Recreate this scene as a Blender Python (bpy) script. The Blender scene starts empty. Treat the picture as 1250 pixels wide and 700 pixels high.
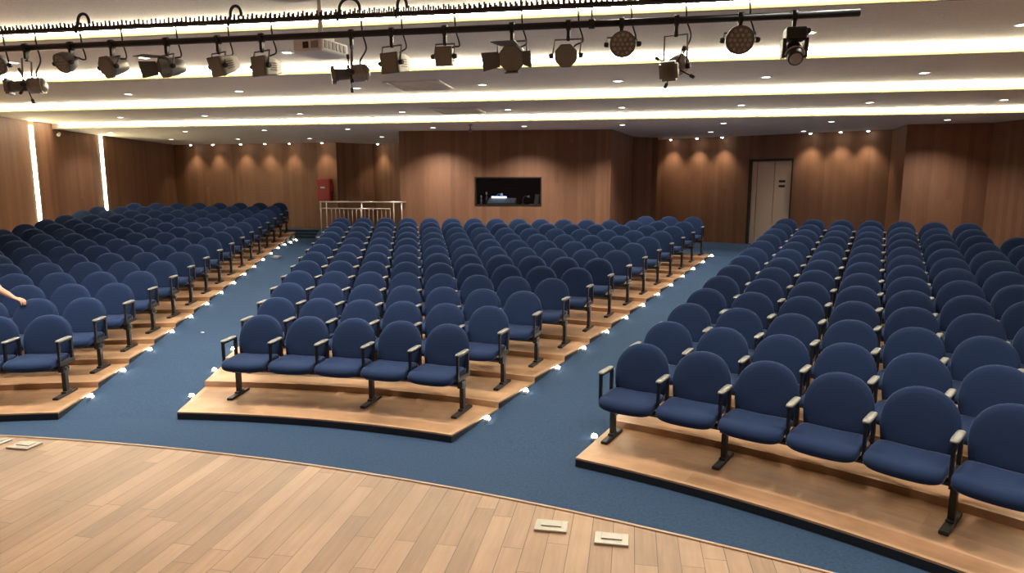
import bpy, bmesh, math, random
from mathutils import Vector, Matrix
random.seed(7)
PI = math.pi
COL = bpy.context.scene.collection
sc = bpy.context.scene

# ------------------------------------------------------------------ camera geometry (metres; origin = centre of the seating arcs)
CAM = Vector((3.37029, 3.30183, 2.34305))
FW = Vector((-0.17615434, 0.97337693, -0.14665268))
RT = Vector((0.98396947, 0.17832879, 0.00170901))
UP = Vector((-0.02781591, 0.14400071, 0.98918657))
FPX = 803.31


def ray(px, py):
    return FW + RT * ((px - 625) / FPX) - UP * ((py - 350) / FPX)


def at_y(px, py, y):
    d = ray(px, py)
    return CAM + d * ((y - CAM.y) / d.y)


def at_z(px, py, z):
    d = ray(px, py)
    return CAM + d * ((z - CAM.z) / d.z)


def project(p):
    d = Vector(p) - CAM
    w = d.dot(FW)
    return 625 + FPX * d.dot(RT) / w, 350 - FPX * d.dot(UP) / w, w


# ------------------------------------------------------------------ materials
def newmat(name):
    m = bpy.data.materials.new(name)
    m.use_nodes = True
    nt = m.node_tree
    return m, nt, nt.nodes['Principled BSDF']


def plain(name, col, rough=0.6, metal=0.0, spec=0.5, noise=0.0, nscale=20.0, bump=0.0):
    m, nt, b = newmat(name)
    b.inputs['Base Color'].default_value = (*col, 1)
    b.inputs['Roughness'].default_value = rough
    b.inputs['Metallic'].default_value = metal
    b.inputs['Specular IOR Level'].default_value = spec
    if noise or bump:
        tc = nt.nodes.new('ShaderNodeTexCoord')
        n = nt.nodes.new('ShaderNodeTexNoise')
        n.inputs['Scale'].default_value = nscale
        n.inputs['Detail'].default_value = 6
        nt.links.new(tc.outputs['Object'], n.inputs['Vector'])
        if noise:
            r = nt.nodes.new('ShaderNodeValToRGB')
            r.color_ramp.elements[0].position = 0.3
            r.color_ramp.elements[1].position = 0.7
            r.color_ramp.elements[0].color = (*[c * (1 - noise) for c in col], 1)
            r.color_ramp.elements[1].color = (*[min(1, c * (1 + noise)) for c in col], 1)
            nt.links.new(n.outputs['Fac'], r.inputs['Fac'])
            nt.links.new(r.outputs['Color'], b.inputs['Base Color'])
        if bump:
            bp = nt.nodes.new('ShaderNodeBump')
            bp.inputs['Strength'].default_value = bump
            bp.inputs['Distance'].default_value = 0.01
            nt.links.new(n.outputs['Fac'], bp.inputs['Height'])
            nt.links.new(bp.outputs['Normal'], b.inputs['Normal'])
    return m


def emit(name, col, strength):
    m, nt, b = newmat(name)
    b.inputs['Base Color'].default_value = (0.8, 0.8, 0.8, 1)
    b.inputs['Emission Color'].default_value = (*col, 1)
    b.inputs['Emission Strength'].default_value = strength
    return m


def math_node(nt, op, a, b=None, c=None):
    n = nt.nodes.new('ShaderNodeMath')
    n.operation = op
    for i, v in enumerate((a, b, c)):
        if v is None:
            continue
        if isinstance(v, (int, float)):
            n.inputs[i].default_value = v
        else:
            nt.links.new(v, n.inputs[i])
    return n.outputs[0]


def plank_material(name, row_w, length, cols, rough, gap=0.02, use_uv=False, swap=False, grain=1.0, gapdark=0.45, stain=0.0):
    """boards: rows across u, running along v, random joints and board tones"""
    m, nt, b = newmat(name)
    tc = nt.nodes.new('ShaderNodeTexCoord')
    sep = nt.nodes.new('ShaderNodeSeparateXYZ')
    src = tc.outputs['UV'] if use_uv else tc.outputs['Object']
    nt.links.new(src, sep.inputs[0])
    u, v = sep.outputs['X'], sep.outputs['Y']
    if swap:
        u, v = v, u
    ur = math_node(nt, 'DIVIDE', u, row_w)
    row = math_node(nt, 'FLOOR', ur)
    fu = math_node(nt, 'FRACT', ur)
    wn = nt.nodes.new('ShaderNodeTexWhiteNoise')
    wn.noise_dimensions = '1D'
    nt.links.new(row, wn.inputs['W'])
    off = math_node(nt, 'MULTIPLY', wn.outputs['Value'], 7.3)
    vr = math_node(nt, 'ADD', math_node(nt, 'DIVIDE', v, length), off)
    colm = math_node(nt, 'FLOOR', vr)
    fv = math_node(nt, 'FRACT', vr)
    cmb = nt.nodes.new('ShaderNodeCombineXYZ')
    nt.links.new(row, cmb.inputs[0])
    nt.links.new(colm, cmb.inputs[1])
    w2 = nt.nodes.new('ShaderNodeTexWhiteNoise')
    w2.noise_dimensions = '3D'
    nt.links.new(cmb.outputs[0], w2.inputs['Vector'])
    # grain
    gv = nt.nodes.new('ShaderNodeCombineXYZ')
    nt.links.new(math_node(nt, 'MULTIPLY', u, 1.0 / row_w * 2.2), gv.inputs[0])
    nt.links.new(math_node(nt, 'ADD', math_node(nt, 'MULTIPLY', v, 1.6), math_node(nt, 'MULTIPLY', w2.outputs['Value'], 40)), gv.inputs[1])
    nt.links.new(row, gv.inputs[2])
    ng = nt.nodes.new('ShaderNodeTexNoise')
    ng.inputs['Scale'].default_value = 1.5
    ng.inputs['Detail'].default_value = 7
    ng.inputs['Roughness'].default_value = 0.6
    ng.inputs['Distortion'].default_value = 0.6
    nt.links.new(gv.outputs[0], ng.inputs['Vector'])
    tone = math_node(nt, 'ADD', math_node(nt, 'MULTIPLY', w2.outputs['Value'], 0.62),
                     math_node(nt, 'MULTIPLY', math_node(nt, 'SUBTRACT', ng.outputs['Fac'], 0.3), 0.8 * grain))
    r = nt.nodes.new('ShaderNodeValToRGB')
    els = r.color_ramp.elements
    els[0].color = (*cols[0], 1)
    els[1].color = (*cols[-1], 1)
    for k, c in enumerate(cols[1:-1]):
        e = els.new((k + 1) / (len(cols) - 1))
        e.color = (*c, 1)
    nt.links.new(tone, r.inputs['Fac'])
    g1 = math_node(nt, 'LESS_THAN', fu, gap)
    g2 = math_node(nt, 'LESS_THAN', fv, gap * row_w / length)
    g = math_node(nt, 'MAXIMUM', g1, g2)
    mix = nt.nodes.new('ShaderNodeMixRGB')
    mix.blend_type = 'MULTIPLY'
    mix.inputs['Color2'].default_value = (gapdark, gapdark * 0.9, gapdark * 0.8, 1)
    nt.links.new(g, mix.inputs['Fac'])
    nt.links.new(r.outputs['Color'], mix.inputs['Color1'])
    out = mix.outputs['Color']
    if stain:
        ns = nt.nodes.new('ShaderNodeTexNoise')
        ns.inputs['Scale'].default_value = 1.7
        ns.inputs['Detail'].default_value = 5
        nt.links.new(tc.outputs['Object'], ns.inputs['Vector'])
        rs = nt.nodes.new('ShaderNodeValToRGB')
        rs.color_ramp.elements[0].position = 0.35
        rs.color_ramp.elements[1].position = 0.62
        rs.color_ramp.elements[0].color = (1 - stain, 1 - stain, 1 - stain * 1.05, 1)
        rs.color_ramp.elements[1].color = (1, 1, 1, 1)
        nt.links.new(ns.outputs['Fac'], rs.inputs['Fac'])
        mx = nt.nodes.new('ShaderNodeMixRGB')
        mx.blend_type = 'MULTIPLY'
        mx.inputs['Fac'].default_value = 1
        nt.links.new(out, mx.inputs['Color1'])
        nt.links.new(rs.outputs['Color'], mx.inputs['Color2'])
        out = mx.outputs['Color']
    nt.links.new(out, b.inputs['Base Color'])
    b.inputs['Roughness'].default_value = rough
    return m


M = {}
M['stage'] = plank_material('stage boards', 0.095, 0.95, [(.27, .148, .070), (.42, .245, .128), (.54, .335, .188)], 0.45, gap=0.04, gapdark=0.38, stain=0.22, grain=1.3)
M['tread'] = plank_material('riser boards', 0.24, 2.3, [(.37, .195, .10), (.53, .305, .16), (.64, .385, .22)], 0.4, gap=0.012, use_uv=True, gapdark=0.8, stain=0.42)
M['nosing'] = plain('oak nosing', (.46, .29, .165), 0.4, noise=0.12, nscale=8)
M['wall'] = plank_material('wall veneer', 0.115, 9.0, [(.20, .093, .049), (.255, .121, .064), (.305, .15, .082)], 0.55, gap=0.010, use_uv=True, grain=1.1, gapdark=0.8)
M['carpet'] = plain('blue carpet', (.033, .062, .112), 0.95, noise=0.16, nscale=45, bump=0.25, spec=0.1)
M['kick'] = plain('black kick board', (.012, .017, .026), 0.75)
M['ceiling'] = plain('matt ceiling paint', (.84, .79, .73), 0.9, noise=0.07, nscale=38, spec=0.1)
M['black'] = plain('black steel', (.012, .012, .013), 0.45)
M['shell'] = plain('black plastic', (.014, .014, .016), 0.5)
M['pad'] = plain('pale grey armrest polymer', (.20, .195, .17), 0.35)
M['gun'] = plain('gunmetal lamp housing', (.15, .152, .142), 0.5, metal=0.1)
M['silver'] = plain('silver lamp housing', (.36, .34, .31), 0.35, metal=0.5)
M['gel'] = plain('dark lamp front', (.20, .205, .19), 0.4)
M['lens'] = plain('lamp lens', (.36, .36, .34), 0.2)
M['pipe'] = plain('black pipe', (.012, .011, .012), 0.35)
M['duct'] = plain('dark slotted duct', (.03, .022, .02), 0.6)
M['cable'] = plain('black cable', (.02, .018, .018), 0.6)
M['white'] = plain('white plastic', (.76, .75, .72), 0.5)
M['grey'] = plain('grey plastic', (.28, .27, .26), 0.5)
M['steel'] = plain('polished steel', (.58, .50, .40), 0.28, metal=.85)
M['doorsteel'] = plain('brushed door steel', (.86, .72, .56), 0.3, metal=0.3)
M['jamb'] = plain('dark door frame', (.05, .042, .033), 0.4, metal=0.5)
M['red'] = plain('red enamel', (.34, .012, .02), 0.4)
M['boothblack'] = plain('booth interior paint', (.012, .014, .019), 0.8)
M['skin'] = plain('skin', (.50, .27, .17), 0.55)
M['shirt'] = plain('lilac grey shirt', (.33, .30, .36), 0.85, noise=0.08, nscale=30)
M['trouser'] = plain('dark trousers', (.03, .03, .035), 0.9)
M['hair'] = plain('dark hair', (.015, .01, .008), 0.6)
M['plate'] = plain('brushed socket plate', (.36, .34, .29), 0.35, metal=0.5)
M['paper'] = plain('white paper', (.75, .74, .70), 0.7)
M['led'] = emit('warm led strip', (1.0, .91, .70), 36.0)
M['cove'] = plain('glow-yellow cove plaster', (.34, .32, .17), 0.8)  # yellow glow of the led put into the plaster colour
M['walled'] = emit('warm wall led', (1.0, .88, .55), 28.0)
M['down'] = emit('downlight lens', (1.0, .93, .84), 5.0)
M['wash'] = emit('wall washer lens', (1.0, .93, .80), 30.0)
M['step'] = emit('step light lens', (1.0, .93, .80), 35.0)
M['console'] = emit('console display', (.6, .7, 1.0), 2.2)

m, nt, b = newmat('navy upholstery')
b.inputs['Base Color'].default_value = (.017, .033, .083, 1)
b.inputs['Roughness'].default_value = 0.9
b.inputs['Specular IOR Level'].default_value = 0.15
b.inputs['Sheen Weight'].default_value = 0.8
b.inputs['Sheen Roughness'].default_value = 0.2
b.inputs['Sheen Tint'].default_value = (.55, .62, .85, 1)
tc = nt.nodes.new('ShaderNodeTexCoord')
nz = nt.nodes.new('ShaderNodeTexNoise')
nz.inputs['Scale'].default_value = 160
nt.links.new(tc.outputs['Object'], nz.inputs['Vector'])
bp = nt.nodes.new('ShaderNodeBump')
bp.inputs['Strength'].default_value = 0.15
bp.inputs['Distance'].default_value = 0.004
nt.links.new(nz.outputs['Fac'], bp.inputs['Height'])
nt.links.new(bp.outputs['Normal'], b.inputs['Normal'])
M['fabric'] = m

m, nt, b = newmat('booth glass')
for n in list(nt.nodes):
    if n.type != 'OUTPUT_MATERIAL':
        nt.nodes.remove(n)
outn = [n for n in nt.nodes if n.type == 'OUTPUT_MATERIAL'][0]
tr = nt.nodes.new('ShaderNodeBsdfTransparent')
tr.inputs[0].default_value = (.8, .86, .92, 1)
gl = nt.nodes.new('ShaderNodeBsdfGlossy')
gl.inputs['Roughness'].default_value = 0.03
fr = nt.nodes.new('ShaderNodeFresnel')
fr.inputs[0].default_value = 1.45
mx = nt.nodes.new('ShaderNodeMixShader')
nt.links.new(fr.outputs[0], mx.inputs[0])
nt.links.new(tr.outputs[0], mx.inputs[1])
nt.links.new(gl.outputs[0], mx.inputs[2])
nt.links.new(mx.outputs[0], outn.inputs['Surface'])
M['glass'] = m


# ------------------------------------------------------------------ mesh builder
class MB:
    def __init__(self):
        self.v, self.f, self.s, self.mi, self.uv = [], [], [], [], {}

    def vert(self, p):
        self.v.append(tuple(p))
        return len(self.v) - 1

    def face(self, idx, smooth=False, mi=0, uv=None):
        if uv is not None:
            self.uv[len(self.f)] = uv
        self.f.append(tuple(idx))
        self.s.append(smooth)
        self.mi.append(mi)

    def box(self, c, s, mat=None, mi=0):
        mat = mat or Matrix()
        c = Vector(c)
        i0 = len(self.v)
        for dx in (-.5, .5):
            for dy in (-.5, .5):
                for dz in (-.5, .5):
                    self.vert(mat @ (c + Vector((dx * s[0], dy * s[1], dz * s[2]))))
        for q in ((0, 1, 3, 2), (4, 6, 7, 5), (0, 4, 5, 1), (2, 3, 7, 6), (0, 2, 6, 4), (1, 5, 7, 3)):
            self.face([i0 + k for k in q], False, mi)
        return self

    def tube(self, pts, r, n=8, cap=True, mi=0, closed=False, smooth=True):
        pts = [Vector(p) for p in pts]
        rad = r if isinstance(r, (list, tuple)) else [r] * len(pts)
        rings = []
        up = None
        for k, p in enumerate(pts):
            if closed:
                t = pts[(k + 1) % len(pts)] - pts[k - 1]
            else:
                t = pts[min(k + 1, len(pts) - 1)] - pts[max(k - 1, 0)]
            t.normalize()
            if up is None:
                up = Vector((0, 0, 1)) if abs(t.z) < .9 else Vector((1, 0, 0))
            a = t.cross(up)
            if a.length < 1e-6:
                a = t.orthogonal()
            a.normalize()
            bb = a.cross(t).normalized()
            up = bb
            rings.append([self.vert(p + (a * math.cos(2 * PI * j / n) + bb * math.sin(2 * PI * j / n)) * rad[k]) for j in range(n)])
        R = list(zip(rings, rings[1:]))
        if closed:
            R.append((rings[-1], rings[0]))
        for A, B in R:
            for j in range(n):
                self.face((A[j], A[(j + 1) % n], B[(j + 1) % n], B[j]), smooth, mi)
        if cap and not closed:
            self.face(rings[0][::-1], False, mi)
            self.face(rings[-1], False, mi)
        return self

    def lathe(self, prof, mat=None, n=20, mi=0, smooth=True, cap=True):
        """prof: (radius, z) list, revolved about z, then placed by mat"""
        mat = mat or Matrix()
        rings = []
        for (r, z) in prof:
            rings.append([self.vert(mat @ Vector((r * math.cos(2 * PI * (j + .5) / n), r * math.sin(2 * PI * (j + .5) / n), z))) for j in range(n)])
        for A, B in zip(rings, rings[1:]):
            for j in range(n):
                self.face((A[j], A[(j + 1) % n], B[(j + 1) % n], B[j]), smooth, mi)
        if cap:
            self.face(rings[0][::-1], False, mi)
            self.face(rings[-1], False, mi)
        return self

    def rings(self, rings, smooth=True, cap=True, mi=0):
        ids = [[self.vert(p) for p in r] for r in rings]
        n = len(ids[0])
        for A, B in zip(ids, ids[1:]):
            for j in range(n):
                self.face((A[j], A[(j + 1) % n], B[(j + 1) % n], B[j]), smooth, mi)
        if cap:
            self.face(ids[0][::-1], smooth, mi)
            self.face(ids[-1], smooth, mi)
        return self

    def build(self, name, mats, parent=None):
        me = bpy.data.meshes.new(name)
        me.from_pydata(self.v, [], self.f)
        me.polygons.foreach_set('use_smooth', self.s)
        me.polygons.foreach_set('material_index', self.mi)
        if self.uv:
            lay = me.uv_layers.new(name='UVMap')
            for fi, uvs in self.uv.items():
                for li, q in zip(me.polygons[fi].loop_indices, uvs):
                    lay.data[li].uv = q
        for mt in (mats if isinstance(mats, (list, tuple)) else [mats]):
            me.materials.append(mt)
        bm = bmesh.new()
        bm.from_mesh(me)
        bmesh.ops.recalc_face_normals(bm, faces=bm.faces)
        bm.to_mesh(me)
        bm.free()
        me.update()
        o = bpy.data.objects.new(name, me)
        COL.objects.link(o)
        if parent is not None:
            o.parent = parent
        return o


def tag(o, label=None, cat=None, group=None, kind=None):
    if label:
        o['label'] = label
    if cat:
        o['category'] = cat
    if group:
        o['group'] = group
    if kind:
        o['kind'] = kind
    return o


def empty(name, loc, rz=0.0):
    o = bpy.data.objects.new(name, None)
    o.empty_display_size = 0.1
    o.location = loc
    o.rotation_euler = (0, 0, rz)
    COL.objects.link(o)
    return o


def bevel(o, w, seg=2):
    md = o.modifiers.new('soft edge', 'BEVEL')
    md.width = w
    md.segments = seg
    md.limit_method = 'ANGLE'
    return o


def copy_tree(o, parent=None, kids=None):
    c = o.copy()
    COL.objects.link(c)
    if parent is not None:
        c.parent = parent
    for ch in kids[o]:
        copy_tree(ch, c, kids)
    return c


def frame(axis, origin=(0, 0, 0), up=(0, 0, 1)):
    """matrix whose local +z is axis, local x is horizontal"""
    z = Vector(axis).normalized()
    x = Vector(up).cross(z)
    if x.length < 1e-5:
        x = Vector((1, 0, 0))
    x.normalize()
    y = z.cross(x)
    m4 = Matrix(((x.x, y.x, z.x, 0), (x.y, y.y, z.y, 0), (x.z, y.z, z.z, 0), (0, 0, 0, 1)))
    return Matrix.Translation(Vector(origin)) @ m4


ORD = ['front', 'second', 'third', 'fourth', 'fifth', 'sixth', 'seventh', 'eighth', 'ninth', 'tenth', 'eleventh', 'twelfth',
       'thirteenth', 'fourteenth', 'fifteenth', 'sixteenth', 'seventeenth']
NTH = ['first'] + ORD[1:]

# ------------------------------------------------------------------ seating layout
R1, PITCH, S = 9.9915, 0.81547, 0.55
AL, BL = -0.312617, -0.062
AR, BR = 0.329624, 0.3231
BC = 0.43119
Z1 = 0.08


def Rr(i):
    return R1 + PITCH * (i - 1)


def ztread(i):
    return Z1 + 0.0646869 * (i - 1) - 0.0000996 * (i - 1) ** 2 + (0.012 * (i - 12) if i > 12 else 0)


def rho(i):                     # front edge of tread i
    return R1 - 0.86 if i == 1 else Rr(i) - PITCH + 0.0


RAMP0 = R1 - 0.86
RAMP1 = Rr(13) - 0.15


def ramp(r):
    if r < RAMP0:
        return 0.0
    return min(r, RAMP1) * 0.0793 - RAMP0 * 0.0793 - 0.0


ZB = ramp(99)                   # level of the carpet at the back


def wall_x_left(y):
    return -10.52 - (y - 16.05) * 0.187


def pol(r, a, z):
    return Vector((r * math.sin(a), r * math.cos(a), z))


# the floor: blue carpet, flat in front, ramping up the aisles
f = MB()
rs = [5.0, 6.5, 8.0, RAMP0] + [RAMP0 + (RAMP1 - RAMP0) * k / 12 for k in range(1, 13)] + [21.0, 23.0, 26.0, 30.0]
angs = [math.radians(-75 + 150 * k / 60) for k in range(61)]
ids = [[f.vert(pol(r, a, ramp(r))) for a in angs] for r in rs]
for A, B in zip(ids, ids[1:]):
    for j in range(60):
        f.face((A[j], A[j + 1], B[j + 1], B[j]), False)
tag(f.build('floor', M['carpet']), kind='structure')

# stepped timber platforms
BLOCKS = {
    'wall': dict(rows=16), 'middle': dict(rows=13), 'door': dict(rows=13)}


def edge_angles(block, r):
    if block == 'wall':
        # far end meets the left wall
        a = -0.3
        for _ in range(40):
            x = wall_x_left(r * math.cos(a)) + 0.0
            a = math.asin(max(-1, min(1, x / r)))
        return max(a, -1.2), AL + 0.49 / r
    if block == 'middle':
        return AL + 1.70 / r, AR - 1.22 / r
    return AR - 0.0 / r, min(AR + 6.6 / r, 1.2)


for block, d in BLOCKS.items():
    for i in range(1, d['rows'] + 1):
        mb = MB()
        r0, r1 = rho(i), rho(i + 1) + (0.0 if i < d['rows'] else 0.05)
        zt = ztread(i)
        if block == 'middle' and i == 13:
            pass
        NA = 28
        rl = [r0, r0 + 0.035, r1]
        grid = []
        for r in rl:
            a0, a1 = edge_angles(block, r)
            if block == 'middle' and i == 13:
                a0 = AR - 3.2 / r
            e = 0.05 / r
            aa = [a0, a0 + e] + [a0 + e + (a1 - a0 - 2 * e) * k / NA for k in range(1, NA)] + [a1 - e, a1]
            grid.append([(r, a) for a in aa])
        top = [[mb.vert(pol(r, a, zt)) for (r, a) in row] for row in grid]
        nA = len(grid[0])
        for q in range(2):
            for j in range(nA - 1):
                mi = 1 if (q == 0 or j == 0 or j == nA - 2) else 0
                uv = [(g[0], g[1] * Rr(i) + i * 3.1) for g in (grid[q][j], grid[q][j + 1], grid[q + 1][j + 1], grid[q + 1][j])]
                mb.face((top[q][j], top[q][j + 1], top[q + 1][j + 1], top[q + 1][j]), False, mi, uv)
        # front riser, side faces
        zb = -0.01 if i == 1 else ztread(i - 1) - 0.02
        fmi = 2 if i == 1 else 0
        lipz = zt - (0.016 if i == 1 else 0.0)
        lip = [mb.vert(pol(r, a, lipz)) for (r, a) in grid[0]] if i == 1 else top[0]
        if i == 1:
            for j in range(nA - 1):
                mb.face((top[0][j], lip[j], lip[j + 1], top[0][j + 1]), False, 1)
        low = [mb.vert(pol(r, a, zb)) for (r, a) in grid[0]]
        for j in range(nA - 1):
            uv = [(lipz + 7, grid[0][j][1] * r0), (zb + 7, grid[0][j][1] * r0), (zb + 7, grid[0][j + 1][1] * r0), (lipz + 7, grid[0][j + 1][1] * r0)]
            mb.face((lip[j], low[j], low[j + 1], lip[j + 1]), False, fmi, uv)
        for j in (0, nA - 1):
            lips = [mb.vert(pol(*grid[q][j], zt - 0.016)) for q in range(3)]
            lows = [mb.vert(pol(*grid[q][j], min(zt - 0.017, ramp(grid[q][j][0]) - 0.02))) for q in range(3)]
            for q in range(2):
                mb.face((top[q][j], top[q + 1][j], lips[q + 1], lips[q]), False, 1)
                mb.face((lips[q], lips[q + 1], lows[q + 1], lows[q]), False, 2)
        # back face
        bk = [mb.vert(pol(r, a, min(zt - 0.05, ramp(r) - 0.02))) for (r, a) in grid[2]]
        for j in range(nA - 1):
            mb.face((top[2][j], top[2][j + 1], bk[j + 1], bk[j]), False, 2)
        tag(mb.build('floor_step', [M['tread'], M['nosing'], M['kick']]), kind='structure')

# ------------------------------------------------------------------ the auditorium chair (origin on the tread under the chair, facing -y)
LEAN = math.radians(13)


def seat_mesh():
    mb = MB()
    # side profile (y, z): top from back to front, over the waterfall, underside back
    prof = [(.12, .425), (.10, .447), (.03, .452), (-.08, .449), (-.17, .447), (-.235, .444), (-.285, .434), (-.315, .412), (-.327, .382),
            (-.322, .352), (-.30, .338), (-.25, .345), (-.15, .368), (0, .385), (.10, .392), (.125, .405)]
    cy, cz = -0.10, 0.405
    W = .242
    rings = []
    for k in range(-8, 9):
        t = k / 8
        x = W * math.sin(t * PI / 2)
        q = max(0.0, 1 - abs(x / W) ** 5) ** .5
        sc_ = .72 + .28 * q
        zz = .55 + .45 * q
        rings.append([(x, cy + (y - cy) * sc_, cz + (z - cz) * zz + 0.012 * (x / W) ** 2) for (y, z) in prof])
    return mb.rings(rings)


def back_mesh():
    mb = MB()
    out = []
    H0, Hs, H1 = .42, .60, .862          # bottom, spring line, top
    wb, wm = .228, .252
    for k in range(0, 6):                # left side going up
        t = k / 5
        out.append((-(wb + (wm - wb) * math.sin(t * PI / 2)), H0 + (Hs - H0) * t))
    for k in range(1, 22):
        a = PI - PI * k / 22
        ca, sa = math.cos(a), math.sin(a)
        out.append((wm * (1 if ca > 0 else -1) * abs(ca) ** .9, Hs + (H1 - Hs) * abs(sa) ** .92))
    for k in range(5, -1, -1):
        t = k / 5
        out.append(((wb + (wm - wb) * math.sin(t * PI / 2)), H0 + (Hs - H0) * t))
    cz = .63
    layers = [(0.05, .036), (.6, .036), (.86, .034), (.955, .024), (.99, .008), (1.0, -.006), (.985, -.022), (.94, -.035), (.8, -.044), (.5, -.050), (.05, -.052)]
    rings = []
    for sc_, dy in layers:
        ring = []
        for (x, z) in out:
            X, Z = x * sc_, cz + (z - cz) * sc_
            Y = dy - 0.35 * X * X
            h = Z - .42
            ring.append((X, .128 + Y * math.cos(LEAN) + h * math.sin(LEAN) * 1.05, .42 + h + 0.0 * Y))
        rings.append(ring)
    return mb.rings(rings)


def armrest_parts(x, parent):
    a = empty_part = MB()
    # flat bar loop: front post, under bar, rear post
    a.box((x, -.175, .50), (.022, .032, .27))
    a.box((x, .075, .50), (.026, .032, .27))
    a.box((x, -.04, .385), (.022, .28, .04))
    a.box((x, -.045, .622), (.026, .27, .018))
    o = a.build('armrest', M['black'], parent)
    p = MB()
    n = 12
    rings = []
    for k, (sc_, z) in enumerate([(.8, .628), (1, .634), (1, .643), (.86, .650), (.3, .652)]):
        rg = []
        for j in range(24):
            t = 2 * PI * j / 24
            ca, sa = math.cos(t), math.sin(t)
            e = .45
            rg.append((x + .029 * sc_ * (1 if ca > 0 else -1) * abs(ca) ** e, -.060 + .140 * (sc_ * .5 + .5) * (1 if sa > 0 else -1) * abs(sa) ** e, z))
        rings.append(rg)
    p.rings(rings).build('armrest_pad', M['pad'], o)
    return o


def make_chair(arms):
    root = empty('auditorium_chair', (0, 0, 0))
    seat_mesh().build('seat', M['fabric'], root)
    back_mesh().build('backrest', M['fabric'], root)
    br = MB()
    for sx in (-.15, .15):
        br.box((sx, -.04, .352), (.05, .22, .04))
        br.box((sx, -.17, .335), (.03, .04, .025))
    br.box((0, .15, .455), (.20, .02, .12))
    br.build('bracket', M['shell'], root)
    for x in arms:
        armrest_parts(x, root)
    return root


protos = {'one_right': make_chair((.265,)), 'one_left': make_chair((-.265,)), 'both': make_chair((-.265, .265))}
kids = {}
for o in list(bpy.data.objects):
    kids[o] = list(o.children)

CH = []        # (block, row, index from aisle, r, angle, arms)
for i in range(1, 14):
    n = i + 4
    r = Rr(i)
    for k in range(n):
        if i == 13 and k < 14:
            continue
        a = ((k - (n - 1) / 2) * S + BC) / r
        CH.append(('middle', i, k, r, a, 'both' if (k == 0 or (i == 13 and k == 14)) else 'one_right'))
for i in range(1, 14):
    r = Rr(i)
    for k in range(0, 8 if i < 12 else 7):
        a = AR + (BR + k * S) / r
        px, py, w = project(pol(r, a, ztread(i) + .6))
        if px > 1250 + 0.26 * FPX / w:
            continue
        CH.append(('door', i, k, r, a, 'both' if k == 0 else 'one_right'))
for i in range(1, 17):
    r = Rr(i)
    for k in range(0, 24):
        a = AL - (BL + k * S) / r
        p = pol(r, a, ztread(i) + .6)
        if p.x < wall_x_left(p.y) + 0.42:
            continue
        px, py, w = project(p)
        if px < -0.26 * FPX / w:
            continue
        CH.append(('wall', i, k, r, a, 'both' if k == 0 else 'one_left'))
print('CHAIRS', len(CH), {b: sum(1 for c in CH if c[0] == b) for b in BLOCKS})
# every chair in view stands as a single chair
CH.sort(key=lambda c: (pol(c[3], c[4], 0) - Vector((CAM.x, CAM.y, 0))).length)
NMAX = 330
BLK = {'middle': 'middle block', 'door': 'block by steel door', 'wall': 'block by lit wall slots'}


def chair_label(block, i, k):
    if block == 'middle':
        n = i + 4
        if i == 13:
            return f'navy blue chair in short last row of middle block, {["third", "second", "first"][k - 14]} from steel-door aisle'
        if k <= (n - 1) // 2:
            return f'navy blue chair in {ORD[i-1]} row of middle block, {NTH[k]} from red-cabinet aisle'
        return f'navy blue chair in {ORD[i-1]} row of middle block, {NTH[n-1-k]} from steel-door aisle'
    return f'navy blue chair in {ORD[i-1]} row of {BLK[block]}, {NTH[k]} from the aisle'


used = set()
rest = []
for idx, (block, i, k, r, a, arms) in enumerate(CH):
    loc = pol(r - 0.25, a, ztread(i))
    if idx >= NMAX:
        rest.append((loc, a, arms))
        continue
    if arms not in used:
        used.add(arms)
        o = protos[arms]
    else:
        o = copy_tree(protos[arms], None, kids)
    o.location = loc
    o.rotation_euler = (0, 0, -a)
    tag(o, chair_label(block, i, k), 'chair', {'middle': 'chairs of the middle block', 'door': 'chairs of the block by the steel door',
                                               'wall': 'chairs of the block by the lit wall slots'}[block])
if rest:
    bm_v, bm_f = [], []
    mb = MB()
    for loc, a, arms in rest:
        mt = Matrix.Translation(loc) @ Matrix.Rotation(-a, 4, 'Z')
        for src in (seat_mesh(), back_mesh()):
            i0 = len(mb.v)
            for p in src.v:
                mb.vert(mt @ Vector(p))
            for q in src.f:
                mb.face([i0 + z for z in q], True)
    tag(mb.build('auditorium_chairs', M['fabric']), 'navy blue chairs in the farthest rows beside the corner of the room', 'chairs', kind='stuff')

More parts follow.
